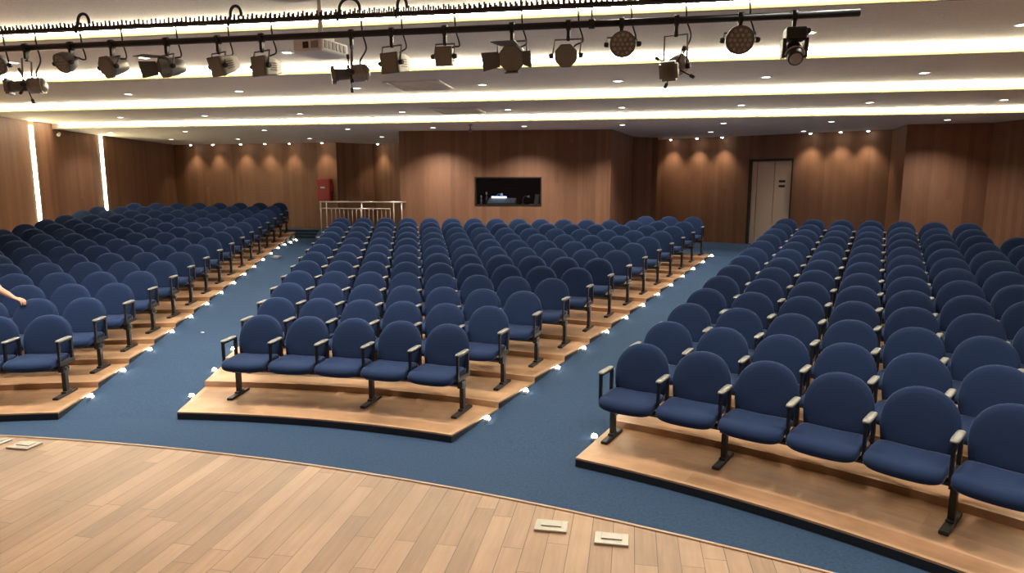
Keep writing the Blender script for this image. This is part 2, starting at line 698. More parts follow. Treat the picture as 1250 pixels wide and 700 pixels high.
# beams and pedestals carrying each row
rows = {}
for c in CH:
    rows.setdefault((c[0], c[1]), []).append(c)
for (block, i), cs in rows.items():
    ks = [c[2] for c in cs]
    r = cs[0][3]
    zt = ztread(i)

    def ang(kb):            # boundary kb (left side of chair kb for middle/door, right side for wall)
        if block == 'middle':
            return ((kb - 0.5 - (i + 3) / 2) * S + BC) / r
        if block == 'door':
            return AR + (BR + (kb - 0.5) * S) / r
        return AL - (BL + (kb - 0.5) * S) / r
    k0, k1 = min(ks), max(ks) + 1
    sgn = -1 if block == 'wall' else 1
    rb = r - 0.27
    A0, A1 = ang(k0), ang(k1)
    root = empty('row_support', pol(rb, (A0 + A1) / 2, zt), -(A0 + A1) / 2)
    inv = (Matrix.Translation(root.location) @ Matrix.Rotation(-(A0 + A1) / 2, 4, 'Z')).inverted()
    mb = MB()
    n = max(2, (k1 - k0))
    mb.tube([inv @ pol(rb, A0 + (A1 - A0) * j / n, zt + .298) for j in range(n + 1)], .03, 8)
    mb.build('crossbar', M['black'], root)
    if block == 'middle':
        bs = [b_ for b_ in range(0, k1 - 1, 3) if b_ >= k0] + [k1]
        if i == 13:
            bs = [k0, k1]
    elif block == 'door':
        bs = [b_ for b_ in (0, 2, 5, 8) if b_ <= k1]
    else:
        bs = [b_ for b_ in range(0, 30, 3) if k0 <= b_ <= k1]
    for b_ in bs:
        aa = ang(b_)
        if b_ == k0:
            aa += sgn * 0.06 / r
        elif b_ == k1:
            aa -= sgn * 0.03 / r
        ml = inv @ (Matrix.Translation(pol(rb, aa, zt)) @ Matrix.Rotation(-aa, 4, 'Z'))
        pd = MB()
        pd.box((0, .02, .17), (.042, .055, .29), ml)
        pd.box((0, .0, .302), (.05, .10, .07), ml)
        po = pd.build('pedestal', M['black'], root)
        ft = MB()
        ft.box((0, .0, .014), (.062, .40, .028), ml)
        ft.box((0, .02, .036), (.055, .12, .02), ml)
        bevel(ft.build('foot', M['black'], po), .008)
    rowname = 'short last' if (block == 'middle' and i == 13) else ORD[i - 1]
    tag(root, f'black steel bar on pedestals under the {rowname} row of {BLK[block]}', 'seat support', 'seat supports under the rows')

# ------------------------------------------------------------------ step lights along the aisles
lp = empty('step_light', (0, 0, 0))
h = MB()
h.box((0, 0, .012), (.045, .075, .024))
h.build('housing', M['white'], lp)
h = MB()
h.lathe([(.004, .052), (.018, .046), (.026, .030), (.028, .022)], None, 12)
h.build('lens', M['step'], lp)
kids[lp] = list(lp.children)
for ch in lp.children:
    kids[ch] = []
first = True
for side, n in (('wall', 16), ('ml', 12), ('mr', 13), ('door', 13)):
    for i in range(1, n + 1):
        r = Rr(i) - 0.30
        a = {'wall': AL + 0.545 / r, 'ml': AL + 1.65 / r, 'mr': AR - 1.175 / r, 'door': AR - 0.055 / r}[side]
        if side in ('ml', 'door') and i > 3 and not (side == 'ml' and i == 12):
            continue
        o = lp if first else copy_tree(lp, None, kids)
        first = False
        o.location = pol(r, a, ramp(r))
        o.rotation_euler = (0, 0, -a)
        nm = {'wall': 'block by lit wall slots', 'ml': 'middle block on red-cabinet aisle', 'mr': 'middle block on steel-door aisle', 'door': 'block by steel door'}[side]
        tag(o, f'small glowing step light at {ORD[i-1]} row end of {nm}', 'step light', 'step lights along the aisles')

# ------------------------------------------------------------------ stage
SC, SR, SZ = Vector((0.2341, -5.3014, 0)), 11.956, 0.80
st = MB()
NS = 90
edge = []
for k in range(NS + 1):
    a = math.radians(-62 + 124 * k / NS)
    edge.append((SC.x + SR * math.sin(a), SC.y + SR * math.cos(a)))
topv = [st.vert((x, y, SZ)) for x, y in edge]
c0 = st.vert((edge[0][0], -3.0, SZ))
c1 = st.vert((edge[-1][0], -3.0, SZ))
st.face(topv + [c1, c0], False, 0)
inn = [st.vert((SC.x + (x - SC.x) * (1 - .016 / SR), SC.y + (y - SC.y) * (1 - .016 / SR), SZ + .004)) for x, y in edge]
outv = [st.vert((x, y, SZ + .004)) for x, y in edge]
dn = [st.vert((x, y, SZ - .03)) for x, y in edge]
dn2 = [st.vert((SC.x + (x - SC.x) * .998, SC.y + (y - SC.y) * .998, SZ - .03)) for x, y in edge]
bt = [st.vert((SC.x + (x - SC.x) * .998, SC.y + (y - SC.y) * .998, 0)) for x, y in edge]
for j in range(NS):
    st.face((inn[j], outv[j], outv[j + 1], inn[j + 1]), False, 1)
    st.face((outv[j], dn[j], dn[j + 1], outv[j + 1]), False, 1)
    st.face((dn[j], dn2[j], dn2[j + 1], dn[j + 1]), False, 1)
    st.face((dn2[j], bt[j], bt[j + 1], dn2[j + 1]), False, 2)
tag(st.build('floor_stage', [M['stage'], M['nosing'], M['kick']]), kind='structure')

# floor plates set in the stage
for (px, py, w, d, lab) in ((673, 644, .15, .10, 'metal floor socket plate on the stage edge, nearer the middle block'),
                            (746.5, 660, .15, .10, 'metal floor socket plate on the stage edge, nearer the steel-door block'),
                            (30, 545, .15, .11, 'metal floor socket plate on the stage by the lit-slot wall'),
                            (-7, 540.5, .15, .11, 'metal floor socket plate cut off by the picture edge on the stage')):
    p = at_z(px, py, SZ)
    rt = empty('floor_socket', (p.x, p.y, SZ))
    pl = MB()
    pl.box((0, 0, .005), (w, d, .010))
    bevel(pl.build('plate', M['plate'], rt), .003)
    ld = MB()
    ld.box((0, .012, .012), (w * .62, d * .5, .005))
    bevel(ld.build('lid', M['plate'], rt), .002)
    tag(rt, lab, 'floor socket', 'floor sockets on the stage')

# ------------------------------------------------------------------ ceiling: panels stepping down towards the back, an led cove at each step
ZC = 3.80
STEPS = []
for pxy, zlow in ((24, 4.18), (83, 4.05), (123, 3.92), (148, 3.80)):
    STEPS.append((at_z(625, pxy, zlow).y, zlow))
ys = [-3.2] + [s[0] for s in STEPS] + [27.0]
zs = [4.31, 4.18, 4.05, 3.92, 3.80]
cl = MB()
X0, X1 = -13.5, 15.0
for k in range(5):
    y0, y1 = ys[k], ys[k + 1]
    cl.box(((X0 + X1) / 2, (y0 + y1) / 2, zs[k] + .35), (X1 - X0, y1 - y0 + (0.0 if k == 4 else 0.0), .70))
tag(cl.build('ceiling', M['ceiling']), kind='structure')
CN = ['above the lamp pipe', 'second from the stage', 'third from the stage', 'last before the back wall']
for k, (y, z) in enumerate(STEPS):
    zt = zs[k]
    xl, xr = -9.0 - 0.0, 13.0
    if k == 3:
        xl = wall_x_left(y) + .25
    elif k == 2:
        xl = wall_x_left(y) + .02
    else:
        xl = wall_x_left(y) + .02
    rt = empty('cove_light', ((xl + xr) / 2, y, z))
    L = xr - xl
    c = MB()
    # sloping plaster lip under the strip
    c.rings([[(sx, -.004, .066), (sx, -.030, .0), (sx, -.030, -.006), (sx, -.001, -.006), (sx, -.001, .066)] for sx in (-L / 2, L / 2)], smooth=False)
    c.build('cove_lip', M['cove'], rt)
    c = MB()
    c.box((0, -.012, .080), (L, .016, .030))
    c.build('led_strip', M['led'], rt)
    tag(rt, f'long warm white light cove across the ceiling, {CN[k]}', 'cove light', 'light coves across the ceiling')

# ------------------------------------------------------------------ walls
WT = .14


def wall(name, a, b, z0=-0.05, z1=ZC + .5, hole=None, mat='wall', u0=0.0, thick=WT):
    """wall from plan point a to b, room on the left-hand side of... the inner face is on line a-b, thickness away from the hall"""
    a, b = Vector((*a, 0)), Vector((*b, 0))
    d = (b - a)
    L = d.length
    d.normalize()
    n = Vector((-d.y, d.x, 0))
    ctr = Vector((0, 10, 0))
    if (ctr - a).dot(n) > 0:
        n = -n
    mb = MB()

    def slab(s0, s1, q0, q1):
        P = [a + d * s0, a + d * s1, a + d * s1 + n * thick, a + d * s0 + n * thick]
        lo = [mb.vert((p.x, p.y, q0)) for p in P]
        hi = [mb.vert((p.x, p.y, q1)) for p in P]
        U = [u0 + s0, u0 + s1, u0 + s1 + thick, u0 + s0 - thick]
        for j in range(4):
            k = (j + 1) % 4
            ua, ub = (U[j], U[k])
            mb.face((lo[j], lo[k], hi[k], hi[j]), False, 0, [(ua, q0), (ub, q0), (ub, q1), (ua, q1)])
        mb.face(lo[::-1], False, 0, [(U[0], q0)] * 4)
        mb.face(hi, False, 0, [(U[0], q1)] * 4)
    if hole:
        s0, s1, h0, h1 = hole
        slab(0, s0, z0, z1)
        slab(s1, L, z0, z1)
        if h0 > z0:
            slab(s0, s1, z0, h0)
        slab(s0, s1, h1, z1)
    else:
        slab(0, L, z0, z1)
    o = tag(mb.build(name, M[mat]), kind='structure')
    return o


def wl(y):
    return (wall_x_left(y), y)


# side wall of three veneer panels with a lit slot between each
SL1, SL2 = 17.0, 19.64
SW = .16
wall('wall_left', wl(-3.0), wl(SL1 - SW / 2), z1=ZC + .7)
wall('wall_left', wl(SL1 + SW / 2), wl(SL2 - SW / 2), u0=20.1)
wall('wall_left', wl(SL2 + SW / 2), (-11.93, 23.6), u0=23.2)
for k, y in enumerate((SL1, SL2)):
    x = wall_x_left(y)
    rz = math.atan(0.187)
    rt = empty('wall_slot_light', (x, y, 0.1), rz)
    c = MB()
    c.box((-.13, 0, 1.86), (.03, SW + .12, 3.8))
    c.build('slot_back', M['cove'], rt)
    c = MB()
    c.box((-.024, -.010, 1.86), (.08, .066, 3.72))
    c.build('led_strip', M['walled'], rt)
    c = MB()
    c.box((-.042, .052, 1.86), (.105, .05, 3.72))  # strip added beside the led, its yellow stands for the glow
    c.build('slot_glow_cheek', M['cove'], rt)
    tag(rt, ('tall glowing light slot in the panelled wall, nearer the stage' if k == 0 else 'tall glowing light slot in the panelled wall, nearer the back corner'),
        'wall light', 'lit wall slots')
wall('wall_back', (-12.2, 23.61), (-5.96, 23.34), u0=31)
wall('wall_back', (-5.96, 23.34), (-5.09, 24.25), u0=38)
wall('wall_back', (-5.09, 24.25), (-2.1, 22.87), u0=41)
# control booth
wall('wall_booth', (-2.40, 19.68), (-2.1, 23.0), u0=3)
BA, BB = Vector((-2.40, 19.68)), Vector((2.69, 20.03))
bl = (BB - BA).length
bd = (BB - BA).normalized()


def on_booth(px, py):
    d = ray(px, py)
    n = Vector((-bd.y, bd.x))
    t = n.dot(BA - CAM.xy) / n.dot(d.xy)
    return CAM + d * t


w0 = (on_booth(579.5, 234).xy - BA).dot(bd)
w1 = (on_booth(661, 234).xy - BA).dot(bd)
WZ0, WZ1 = 1.92, 2.645
wall('wall_booth', BA, BB, hole=(w0, w1, WZ0, WZ1), u0=8)
wall('wall_booth', BB, (3.21, 22.44), u0=15)
wall('wall_booth', (3.21, 22.44), (3.90, 22.87), u0=19)
wall('wall_booth', (3.90, 22.87), (3.93, 23.85), u0=21)
# far wall with the steel door
DA, DB = Vector((3.93, 23.83)), Vector((9.58, 21.14))
dd = (DB - DA).normalized()


def on_door(px, py):
    d = ray(px, py)
    n = Vector((-dd.y, dd.x))
    t = n.dot(DA - CAM.xy) / n.dot(d.xy)
    return CAM + d * t


d0 = (on_door(912.5, 240).xy - DA).dot(dd)
d1 = (on_door(966, 240).xy - DA).dot(dd)
DZ1 = 3.165
wall('wall_right', DA, DB, hole=(d0, d1, ZB, DZ1), u0=25, thick=.30)
wall('wall_right', (9.58, 21.14), (9.43, 19.86), u0=33)
wall('wall_right', (9.43, 19.86), (11.13, 19.76), u0=36)
wall('wall_right', (11.13, 19.76), (12.9, 15.2), u0=39)
wall('wall_right', (12.9, 15.2), (11.5, -3.0), u0=45)
wall('wall_stage', (-8.2, -3.0), (12.5, -3.0), u0=70, z1=5.0)

# steel door: two leaves, a narrow side strip, two small dark signs
dmid = DA + dd * ((d0 + d1) / 2)
rzd = math.atan2(dd.y, dd.x)
W = d1 - d0
rt = empty('door', (dmid.x, dmid.y, ZB), rzd)        # local x along the wall, +y away from the hall
H = DZ1 - ZB
fr = MB()
fr.box((-W / 2 + .03, .14, H / 2), (.06, .27, H))
fr.box((W / 2 - .02, .14, H / 2), (.04, .27, H))
fr.box((0, .14, H - .025), (W, .27, .05))
fr.build('door_frame', M['jamb'], rt)
LW = (W - .10 - .14) / 2
sx = -W / 2 + .06
c = MB()
c.box((sx + .07, .12, H / 2 - .03), (.13, .04, H - .06))
c.build('side_panel', M['doorsteel'], rt)
for q in range(2):
    c = MB()
    x = sx + .14 + LW * (q + .5)
    c.box((x, .14, H / 2 - .03), (LW - .012, .05, H - .06))
    lf = bevel(c.build('door_leaf', M['doorsteel'], rt), .006)
    if q == 1:
        for dz in (0, .13):
            s = MB()
            s.box((x - .02, .112, 1.60 + dz), (.16, .012, .06))
            s.build('sign_plate', M['jamb'], lf)
rt['kind'] = 'structure'
rt.name = 'door_1'
c = MB()
c.box((0, .17, .0), (W, .30, .02))
c.build('threshold', M['jamb'], rt)
c = MB()
c.box((0, .34, H / 2), (W + .2, .03, H + .2))
c.build('door_backing', M['jamb'], rt)

# booth window and what stands behind it
rzb = math.atan2(bd.y, bd.x)
wc = BA + bd * ((w0 + w1) / 2)
WW, WH = w1 - w0, WZ1 - WZ0
rt = empty('window_1', (wc.x, wc.y, WZ0), rzb)
tag(rt, kind='structure')
c = MB()
for (x, z, sx_, sz_) in ((-WW / 2 + .015, WH / 2, .03, WH), (WW / 2 - .015, WH / 2, .03, WH), (0, .015, WW, .03), (0, WH - .015, WW, .03)):
    c.box((x, .07, z), (sx_, .16, sz_))
c.build('window_frame', M['jamb'], rt)
c = MB()
c.box((0, .09, WH / 2), (WW - .05, .008, WH - .05))
c.build('window_pane', M['glass'], rt)
bmx = Matrix.Translation((wc.x, wc.y, 0)) @ Matrix.Rotation(rzb, 4, 'Z')


def booth_pt(x, y, z):
    return bmx @ Vector((x, y, z))


for (cx_, cy_, cz_, sx_, sy_, sz_) in ((0, 2.3, 2.2, 3.6, .05, 2.4), (-1.7, 1.25, 2.2, .05, 2.1, 2.4), (1.15, 1.25, 2.2, .05, 2.1, 2.4), (0, 1.25, 3.2, 3.6, 2.1, .05), (0, 1.25, 1.2, 3.6, 2.1, .05)):
    c = MB()
    c.box((cx_, cy_, cz_), (sx_, sy_, sz_), bmx)
    tag(c.build('wall_booth' if sz_ > .1 else ('ceiling_booth' if cz_ > 2 else 'floor_booth'), M['boothblack']), kind='structure')
rt = empty('desk', booth_pt(0, .62, 1.22), rzb)
c = MB()
c.box((0, 0, .70), (1.9, .7, .04))
c.build('desk_top', M['shell'], rt)
for sx_ in (-.9, .9):
    c = MB()
    c.box((sx_, 0, .34), (.05, .6, .68))
    c.build('leg', M['shell'], rt)
tag(rt, 'black desk behind the control booth window', 'desk')
rt = empty('mixing_console', booth_pt(-.22, .55, 1.94), rzb)
c = MB()
c.rings([[(x, -.24, 0), (x, .24, 0), (x, .24, .15), (x, .16, .17), (x, -.24, .04)] for x in (-.36, .36)], smooth=False)
c.build('console_body', M['grey'], rt)
c = MB()
for k in range(17):
    c.box((-.33 + k * .041, -.05 + .05 * ((k * 7) % 3 - 1), .115 + .016 * ((k * 7) % 3 - 1)), (.018, .05, .016))
c.build('faders', M['paper'], rt)
c = MB()
c.box((-.10, .165, .185), (.40, .03, .05))
c.build('display', M['console'], rt)
tag(rt, 'mixing console with a lit display behind the booth window', 'mixing console')
for (x, hgt, lab) in ((-.42, .28, 'bent desk lamp beside the mixing console, nearer the lit slots'), (.30, .22, 'bent desk lamp beside the mixing console, nearer the white monitor')):
    rt = empty('desk_lamp', booth_pt(x, .88, 1.94), rzb)
    c = MB()
    c.lathe([(.05, 0), (.05, .015), (.015, .02)], None, 12)
    c.build('base', M['grey'], rt)
    c = MB()
    c.tube([(0, 0, .01), (0, -.01, hgt * .6), (.03, -.03, hgt * .9), (.09, -.05, hgt), (.15, -.06, hgt * .96)], .010, 6)
    c.build('stem', M['grey'], rt)
    c = MB()
    c.lathe([(.02, .03), (.045, -.03)], frame((.3, 0, 1), (.16, -.06, hgt * .94)), 12)
    c.build('lamp_shade', M['white'], rt)
    tag(rt, lab, 'lamp', 'desk lamps in the booth')
rt = empty('white_screen', booth_pt(.68, .45, 1.94), rzb)
c = MB()
c.box((.0, 0, .14), (.10, .05, .26), Matrix.Rotation(.12, 4, 'Y'))
c.build('screen_panel', M['white'], rt)
c = MB()
c.box((-.04, 0, .01), (.26, .16, .02))
c.build('base', M['white'], rt)
tag(rt, 'upright white monitor seen edge-on at the booth window end', 'monitor')
for (x, hh, nm, lab, mt) in ((-.76, .17, 'white_bottle', 'white bottle standing at the booth window end', 'white'), (-.62, .26, 'microphone', 'short upright microphone stand with a pale head in the booth', 'grey')):
    rt = empty(nm, booth_pt(x, .45, 1.94), rzb)
    c = MB()
    c.lathe([(.028, 0), (.028, hh * .7), (.012, hh * .85), (.012, hh)], None, 12)
    c.build('body', M[mt], rt)
    c = MB()
    c.lathe([(.02, hh), (.026, hh + .03), (.012, hh + .07)], None, 12)
    c.build('cap', M['white'], rt)
    tag(rt, lab, 'bottle' if 'bottle' in nm else 'microphone')

L_ = bpy.data.lights.new('booth_fill', 'POINT')  # added fill that lifts the booth items, no fitting stands here
L_.energy = 4.0
L_.color = (.85, .9, 1.0)
L_.shadow_soft_size = .1
o = bpy.data.objects.new('booth_fill', L_)
COL.objects.link(o)
o.location = booth_pt(-.2, .3, 2.9)

# red fire cabinet on the back wall
rt = empty('fire_cabinet', (-6.36, 23.355, 1.93), math.atan2(-.26, 5.97))
c = MB()
c.box((0, -.08, .36), (.46, .16, .73))
bevel(c.build('cabinet_body', M['red'], rt), .01)
c = MB()
c.box((0, -.168, .36), (.40, .018, .66))
d_ = bevel(c.build('door', M['red'], rt), .006)
c = MB()
c.box((-.03, -.18, .45), (.15, .006, .05))
c.build('label_plate', M['paper'], d_)
c = MB()
c.box((.255, -.09, .44), (.05, .05, .22))
c.build('hinge_box', M['red'], rt)
tag(rt, 'red fire hose cabinet on the wood wall above the handrail', 'fire cabinet')

# raised landing behind the middle block, with carpeted steps up from the aisle
ZL = 1.07
c = MB()
P = [(-4.85, 19.50), (-2.42, 19.50), (-2.42, 23.2), (-6.15, 23.6), (-6.15, 22.35)]
lo = [c.vert((x, y, ZB - .05)) for x, y in P]
hi = [c.vert((x, y, ZL)) for x, y in P]
for j in range(5):
    k = (j + 1) % 5
    c.face((lo[j], lo[k], hi[k], hi[j]))
c.face(hi)
tag(c.build('floor_landing', M['carpet']), kind='structure')
c = MB()
for k in range(3):
    y0 = 22.15 + .28 * k
    z1 = ZB + (ZL - ZB) * (k + 1) / 3
    c.box((-6.75, (y0 + 23.8) / 2, (ZB + z1) / 2 - .03), (1.75, 23.8 - y0, z1 - ZB + .06 - .03), mi=0)
    c.box((-6.75, y0 - .004, (z1 + z1 - (ZL - ZB) / 3) / 2 - .012), (1.75, .01, (ZL - ZB) / 3 - .022), mi=1)
tag(c.build('floor_stair', [M['carpet'], M['kick']]), kind='structure')

# steel railing
rt = empty('handrail', (-3.9, 19.62, ZL))
xa, xb = at_y(390, 247, 19.62).x + 3.9, at_y(494, 247, 19.62).x + 3.9
c = MB()
c.tube([(xa, 0, .93), (xb, 0, .93)], .022, 10)
c.tube([(xb, 0, .93), (xb, .35, .93)], .022, 10)
c.build('top_rail', M['steel'], rt)
c = MB()
c.tube([(xa, 0, .76), (xb - .4, 0, .76)], .015, 8)
c.build('lower_rail', M['steel'], rt)
for x in (xa + .03, xa + .19, (xa + xb) / 2, xb - .30, xb - .08):
    c = MB()
    c.tube([(x, 0, 0), (x, 0, .92)], .016, 8)
    c.build('post', M['steel'], rt)
for k in range(15):
    x = xa + .33 + (xb - .4 - xa - .33) * k / 14
    c = MB()
    c.tube([(x, 0, .04), (x, 0, .75)], .006, 6)
    c.build('baluster', M['steel'], rt)
c = MB()
c.tube([(xa, 0, .05), (xb, 0, .05)], .016, 8)
c.build('bottom_rail', M['steel'], rt)
tag(rt, 'polished steel handrail with thin balusters behind the middle block', 'handrail')

# small camera on the side wall, sprinkler post over the booth
p = Vector((-10.83, 17.83, 3.70))
rt = empty('security_camera', p)
c = MB()
c.tube([(0, 0, .09), (0.06, -.02, .03), (.10, -.04, 0)], .012, 8)
c.build('bracket', M['grey'], rt)
c = MB()
c.lathe([(.02, -.07), (.036, -.06), (.036, .05), (.042, .06)], frame((.5, -.8, -.35), (.14, -.08, -.03)), 14)
c.build('camera_body', M['white'], rt)
tag(rt, 'small white security camera high on the panelled side wall', 'security camera')
p = at_z(574, 152, ZC)
rt = empty('ceiling_sensor', (p.x, p.y, ZC))
c = MB()
c.lathe([(.05, 0), (.05, -.02), (.015, -.03), (.015, -.10)], None, 12)
c.build('mount', M['grey'], rt)
c = MB()
c.lathe([(.02, -.10), (.045, -.13), (.03, -.17)], None, 12)
c.build('sensor_head', M['grey'], rt)
tag(rt, 'small grey ceiling sensor hanging just before the booth wall', 'sensor')

# ------------------------------------------------------------------ ceiling vents and round panel
for (x0, x1, y0, y1, z, lab) in ((468, 556, 96.5, 110.5, 4.05, 'square air vent in the ceiling strip nearer the lamp pipe'),
                                 (528, 592, 130.5, 139, 3.92, 'square air vent in the ceiling strip nearer the booth')):
    q = [at_z((x0 + x1) / 2, y0, z), at_z((x0 + x1) / 2, y1, z)]
    cy_ = (q[0].y + q[1].y) / 2
    cx_ = (q[0].x + q[1].x) / 2
    rt = empty('ceiling_vent', (cx_, cy_, z))
    c = MB()
    s_ = .9
    for (dx, dy, sx_, sy_) in ((-s_ / 2, 0, .05, s_), (s_ / 2, 0, .05, s_), (0, -s_ / 2, s_, .05), (0, s_ / 2, s_, .05)):
        c.box((dx, dy, -.012), (sx_, sy_, .024))
    c.build('vent_frame', M['white'], rt)
    c = MB()
    for k in range(9):
        c.box((0, -.38 + k * .095, -.008), (s_ - .06, .06, .008), Matrix.Rotation(.35, 4, 'X') if False else None)
    c.build('louvres', M['ceiling'], rt)
    c = MB()
    c.box((0, 0, -.001), (s_ - .04, s_ - .04, .003))
    c.build('backing', M['grey'], rt)
    tag(rt, lab, 'air vent', 'ceiling air vents')
p = at_z(345, -14, 4.31)
rt = empty('round_ceiling_panel', (p.x, p.y, 4.31))
c = MB()
c.lathe([(.36, 0), (.36, -.03), (.33, -.045), (.30, -.03), (.30, -.02)], None, 40)
c.build('rim', M['white'], rt)
c = MB()
c.lathe([(.30, -.012), (.30, -.022)], None, 40)
c.build('diffuser', M['ceiling'], rt)
tag(rt, 'round white ceiling speaker panel cut off at the top edge', 'ceiling panel')

# ------------------------------------------------------------------ downlights
dl = empty('recessed_downlight', (0, 0, 0))
c = MB()
c.lathe([(.062, 0), (.085, -.002), (.085, -.008), (.062, -.010)], None, 20, cap=False)
c.build('trim_ring', M['white'], dl)
c = MB()
c.lathe([(.062, -.003), (.062, -.006)], None, 20)
c.build('lens', M['down'], dl)
ww = empty('wall_washer', (0, 0, 0))
c = MB()
c.lathe([(.055, 0), (.055, -.03), (.045, -.035)], None, 16)
c.build('housing', M['white'], ww)
c = MB()
c.lathe([(.03, -.035), (.032, -.042), (.014, -.050)], None, 16)
c.build('lens', M['wash'], ww)
for r_ in (dl, ww):
    kids[r_] = list(r_.children)
    for ch in r_.children:
        kids[ch] = []


def spot(loc, energy, angle, col=(1, .94, .86), blend=1.0, tgt=None, size=.06, parent=None):
    L = bpy.data.lights.new('lamp_beam', 'SPOT')
    L.energy = energy
    L.color = col
    L.spot_size = math.radians(angle)
    L.spot_blend = blend
    L.shadow_soft_size = size
    o = bpy.data.objects.new('lamp_beam', L)
    COL.objects.link(o)
    d = (Vector(tgt) - Vector(loc)) if tgt is not None else Vector((0, 0, -1))
    q = d.to_track_quat('-Z', 'Y')
    if parent is None:
        o.location = loc
        o.rotation_euler = q.to_euler()
    else:
        o.parent = parent
        o.location = Vector(loc) - Vector(parent.location)
        o.rotation_euler = q.to_euler()
    return o


EN = {4.18: 120, 4.05: 115, 3.92: 85, 3.80: 150, 3.8001: 16}
DL = {
    4.18: ('first ceiling strip behind lamp pipe', [(20, 77), (178, 71), (351, 64), (520, 57), (680, 50.5), (840, 44.5), (989, 38.5), (1250, 29)]),
    4.05: ('second ceiling strip behind lamp pipe', [(158, 115), (291, 111), (435, 107.5), (588, 102.5), (755, 99.8), (935, 94), (1131, 87.6)]),
    3.92: ('third ceiling strip behind lamp pipe', [(145.5, 143), (253.7, 141.8), (369, 139.5), (491, 136.4), (620, 133.7), (759, 131), (905, 128), (1063, 124.5), (1230, 120.7)]),
    3.80: ('last ceiling strip before the booth', [(133.6, 161.6), (225.4, 160.3), (323, 159), (423, 157), (529.5, 156), (641, 154.6), (759.7, 152), (883, 150.4), (1015.7, 148), (1157, 146)]),
    3.8001: ('ceiling beside the back wall', [(209, 170), (291, 169.6), (378, 169), (466, 167), (867.6, 161), (981, 160)]),
}
firstd = True
for z, (nm, L) in DL.items():
    pts = [at_z(px, py, z) for px, py in L]
    ym = sum(p.y for p in pts) / len(pts)
    for k, p in enumerate(pts):
        if z == 4.18 and 3 <= k <= 5:
            continue       # nothing seen there
        o = dl if firstd else copy_tree(dl, None, kids)
        firstd = False
        o.location = (p.x, ym if z != 3.8001 else p.y, z)
        spot(o.location - Vector((0, 0, .02)), (EN[z] if z != 3.80 else (60, 45, 50, 70, 190, 200, 190, 80, 75, 100)[k]) * (.38 if (k == 0 or k == len(pts) - 1) and z != 3.80 else 1), 126, blend=.9, parent=o)
        tag(o, f'round downlight in {nm}, {NTH[k - (3 if (z == 4.18 and k > 5) else 0)]} from lit-slot wall', 'downlight', 'ceiling downlights')
# downlights over the stage, above the top edge of the picture
WWL = [(233, 176), (261.6, 175.7), (291, 174.7), (321.8, 174.4), (352, 174), (389.6, 173), (457, 174), (489, 172), (819.5, 168), (851.4, 167.3), (882, 166), (994, 160), (1032.6, 158), (1073, 155)]
firstd = True
for k, (px, py) in enumerate(WWL):
    p = at_z(px, py, ZC)
    if k < 6:
        yw = 23.47 - (p.x + 9) * .043 - .26
        wh = 'left of the red cabinet' if False else 'over the wall beside the red cabinet'
        n_ = k
    elif k < 8:
        yw = 24.25 - (p.x + 5.09) * .46 - .28
        wh = 'over the recess behind the handrail'
        n_ = k - 6
    elif k < 11:
        yw = 23.83 - (p.x - 3.93) * .476 - .30
        wh = 'between the booth and the steel door'
        n_ = k - 8
    else:
        yw = 23.83 - (p.x - 3.93) * .476 - .30
        wh = 'beyond the steel door'
        n_ = k - 11
    o = ww if firstd else copy_tree(ww, None, kids)
    firstd = False
    o.location = (p.x, yw, ZC)
    spot(Vector((p.x, yw, ZC - .07)), 32 if k >= 8 else 25, 84, (1, .84, .62), 0.85, tgt=(p.x, yw + .05, ZC - 2), parent=o)
    tag(o, f'bright wall washer lamp {wh}, {NTH[n_]} from the lit-slot side', 'wall washer', 'wall washer lamps at the back wall')

# ------------------------------------------------------------------ lamp pipe, slotted duct and the stage lamps hung on it
YP = 8.0
ZP = at_y(500, 38.7, YP).z
PX0, PX1 = -3.2, at_y(1049.5, 14.5, YP).x
rt = empty('lamp_pipe', (0, YP, ZP))
c = MB()
c.tube([(PX0, 0, 0), (PX1, 0, 0)], .023, 14)
c.build('pipe', M['pipe'], rt)
for px in (722,):
    x = at_y(px, 50, YP).x
    c = MB()
    c.tube([(x, 0, 0), (x, .0, 4.31 - ZP - .005)], .006, 6)
    c.build('hanger_rod', M['pipe'], rt)
    c = MB()
    c.lathe([(.032, -.02), (.032, .02)], frame((1, 0, 0), (x, 0, 0)), 12)
    c.build('hanger_collar', M['pipe'], rt)
tag(rt, 'long black pipe hung under the ceiling carrying the stage lamps', 'pipe')
ZD = at_y(500, 17.5, YP + .06).z
rt = empty('cable_duct', (0, YP + .06, ZD))
DX1 = at_y(1000, -1, YP).x + .1
c = MB()
c.box(((PX0 + DX1) / 2, 0, 0), (DX1 - PX0, .05, .014))
c.build('duct_base', M['duct'], rt)
c = MB()
x = PX0
k = 0
while x < DX1:
    hh = .042 + .006 * math.sin(k * 1.7)
    c.box((x, -.022, hh / 2 + .006), (.013, .004, hh))
    c.box((x + .003, .022, hh / 2 + .006), (.013, .004, hh))
    x += .037
    k += 1
c.build('duct_slats', M['duct'], rt)
c = MB()
for (q, rr) in ((0, .008), (.012, .006), (-.01, .007)):
    c.tube([(PX0 + (DX1 - PX0) * j / 60, q, .014 + .006 * math.sin(j * 2.3 + q * 300)) for j in range(61)], rr, 6)
c.build('duct_cables', M['cable'], rt)
for px in (722,):
    x = at_y(px, 20, YP).x
    c = MB()
    c.box((x, 0, (4.31 - ZD) / 2 - .004), (.008, .008, 4.31 - ZD - .01))
    c.build('duct_hanger', M['duct'], rt)
tag(rt, 'dark slotted cable duct running above the lamp pipe', 'cable duct')
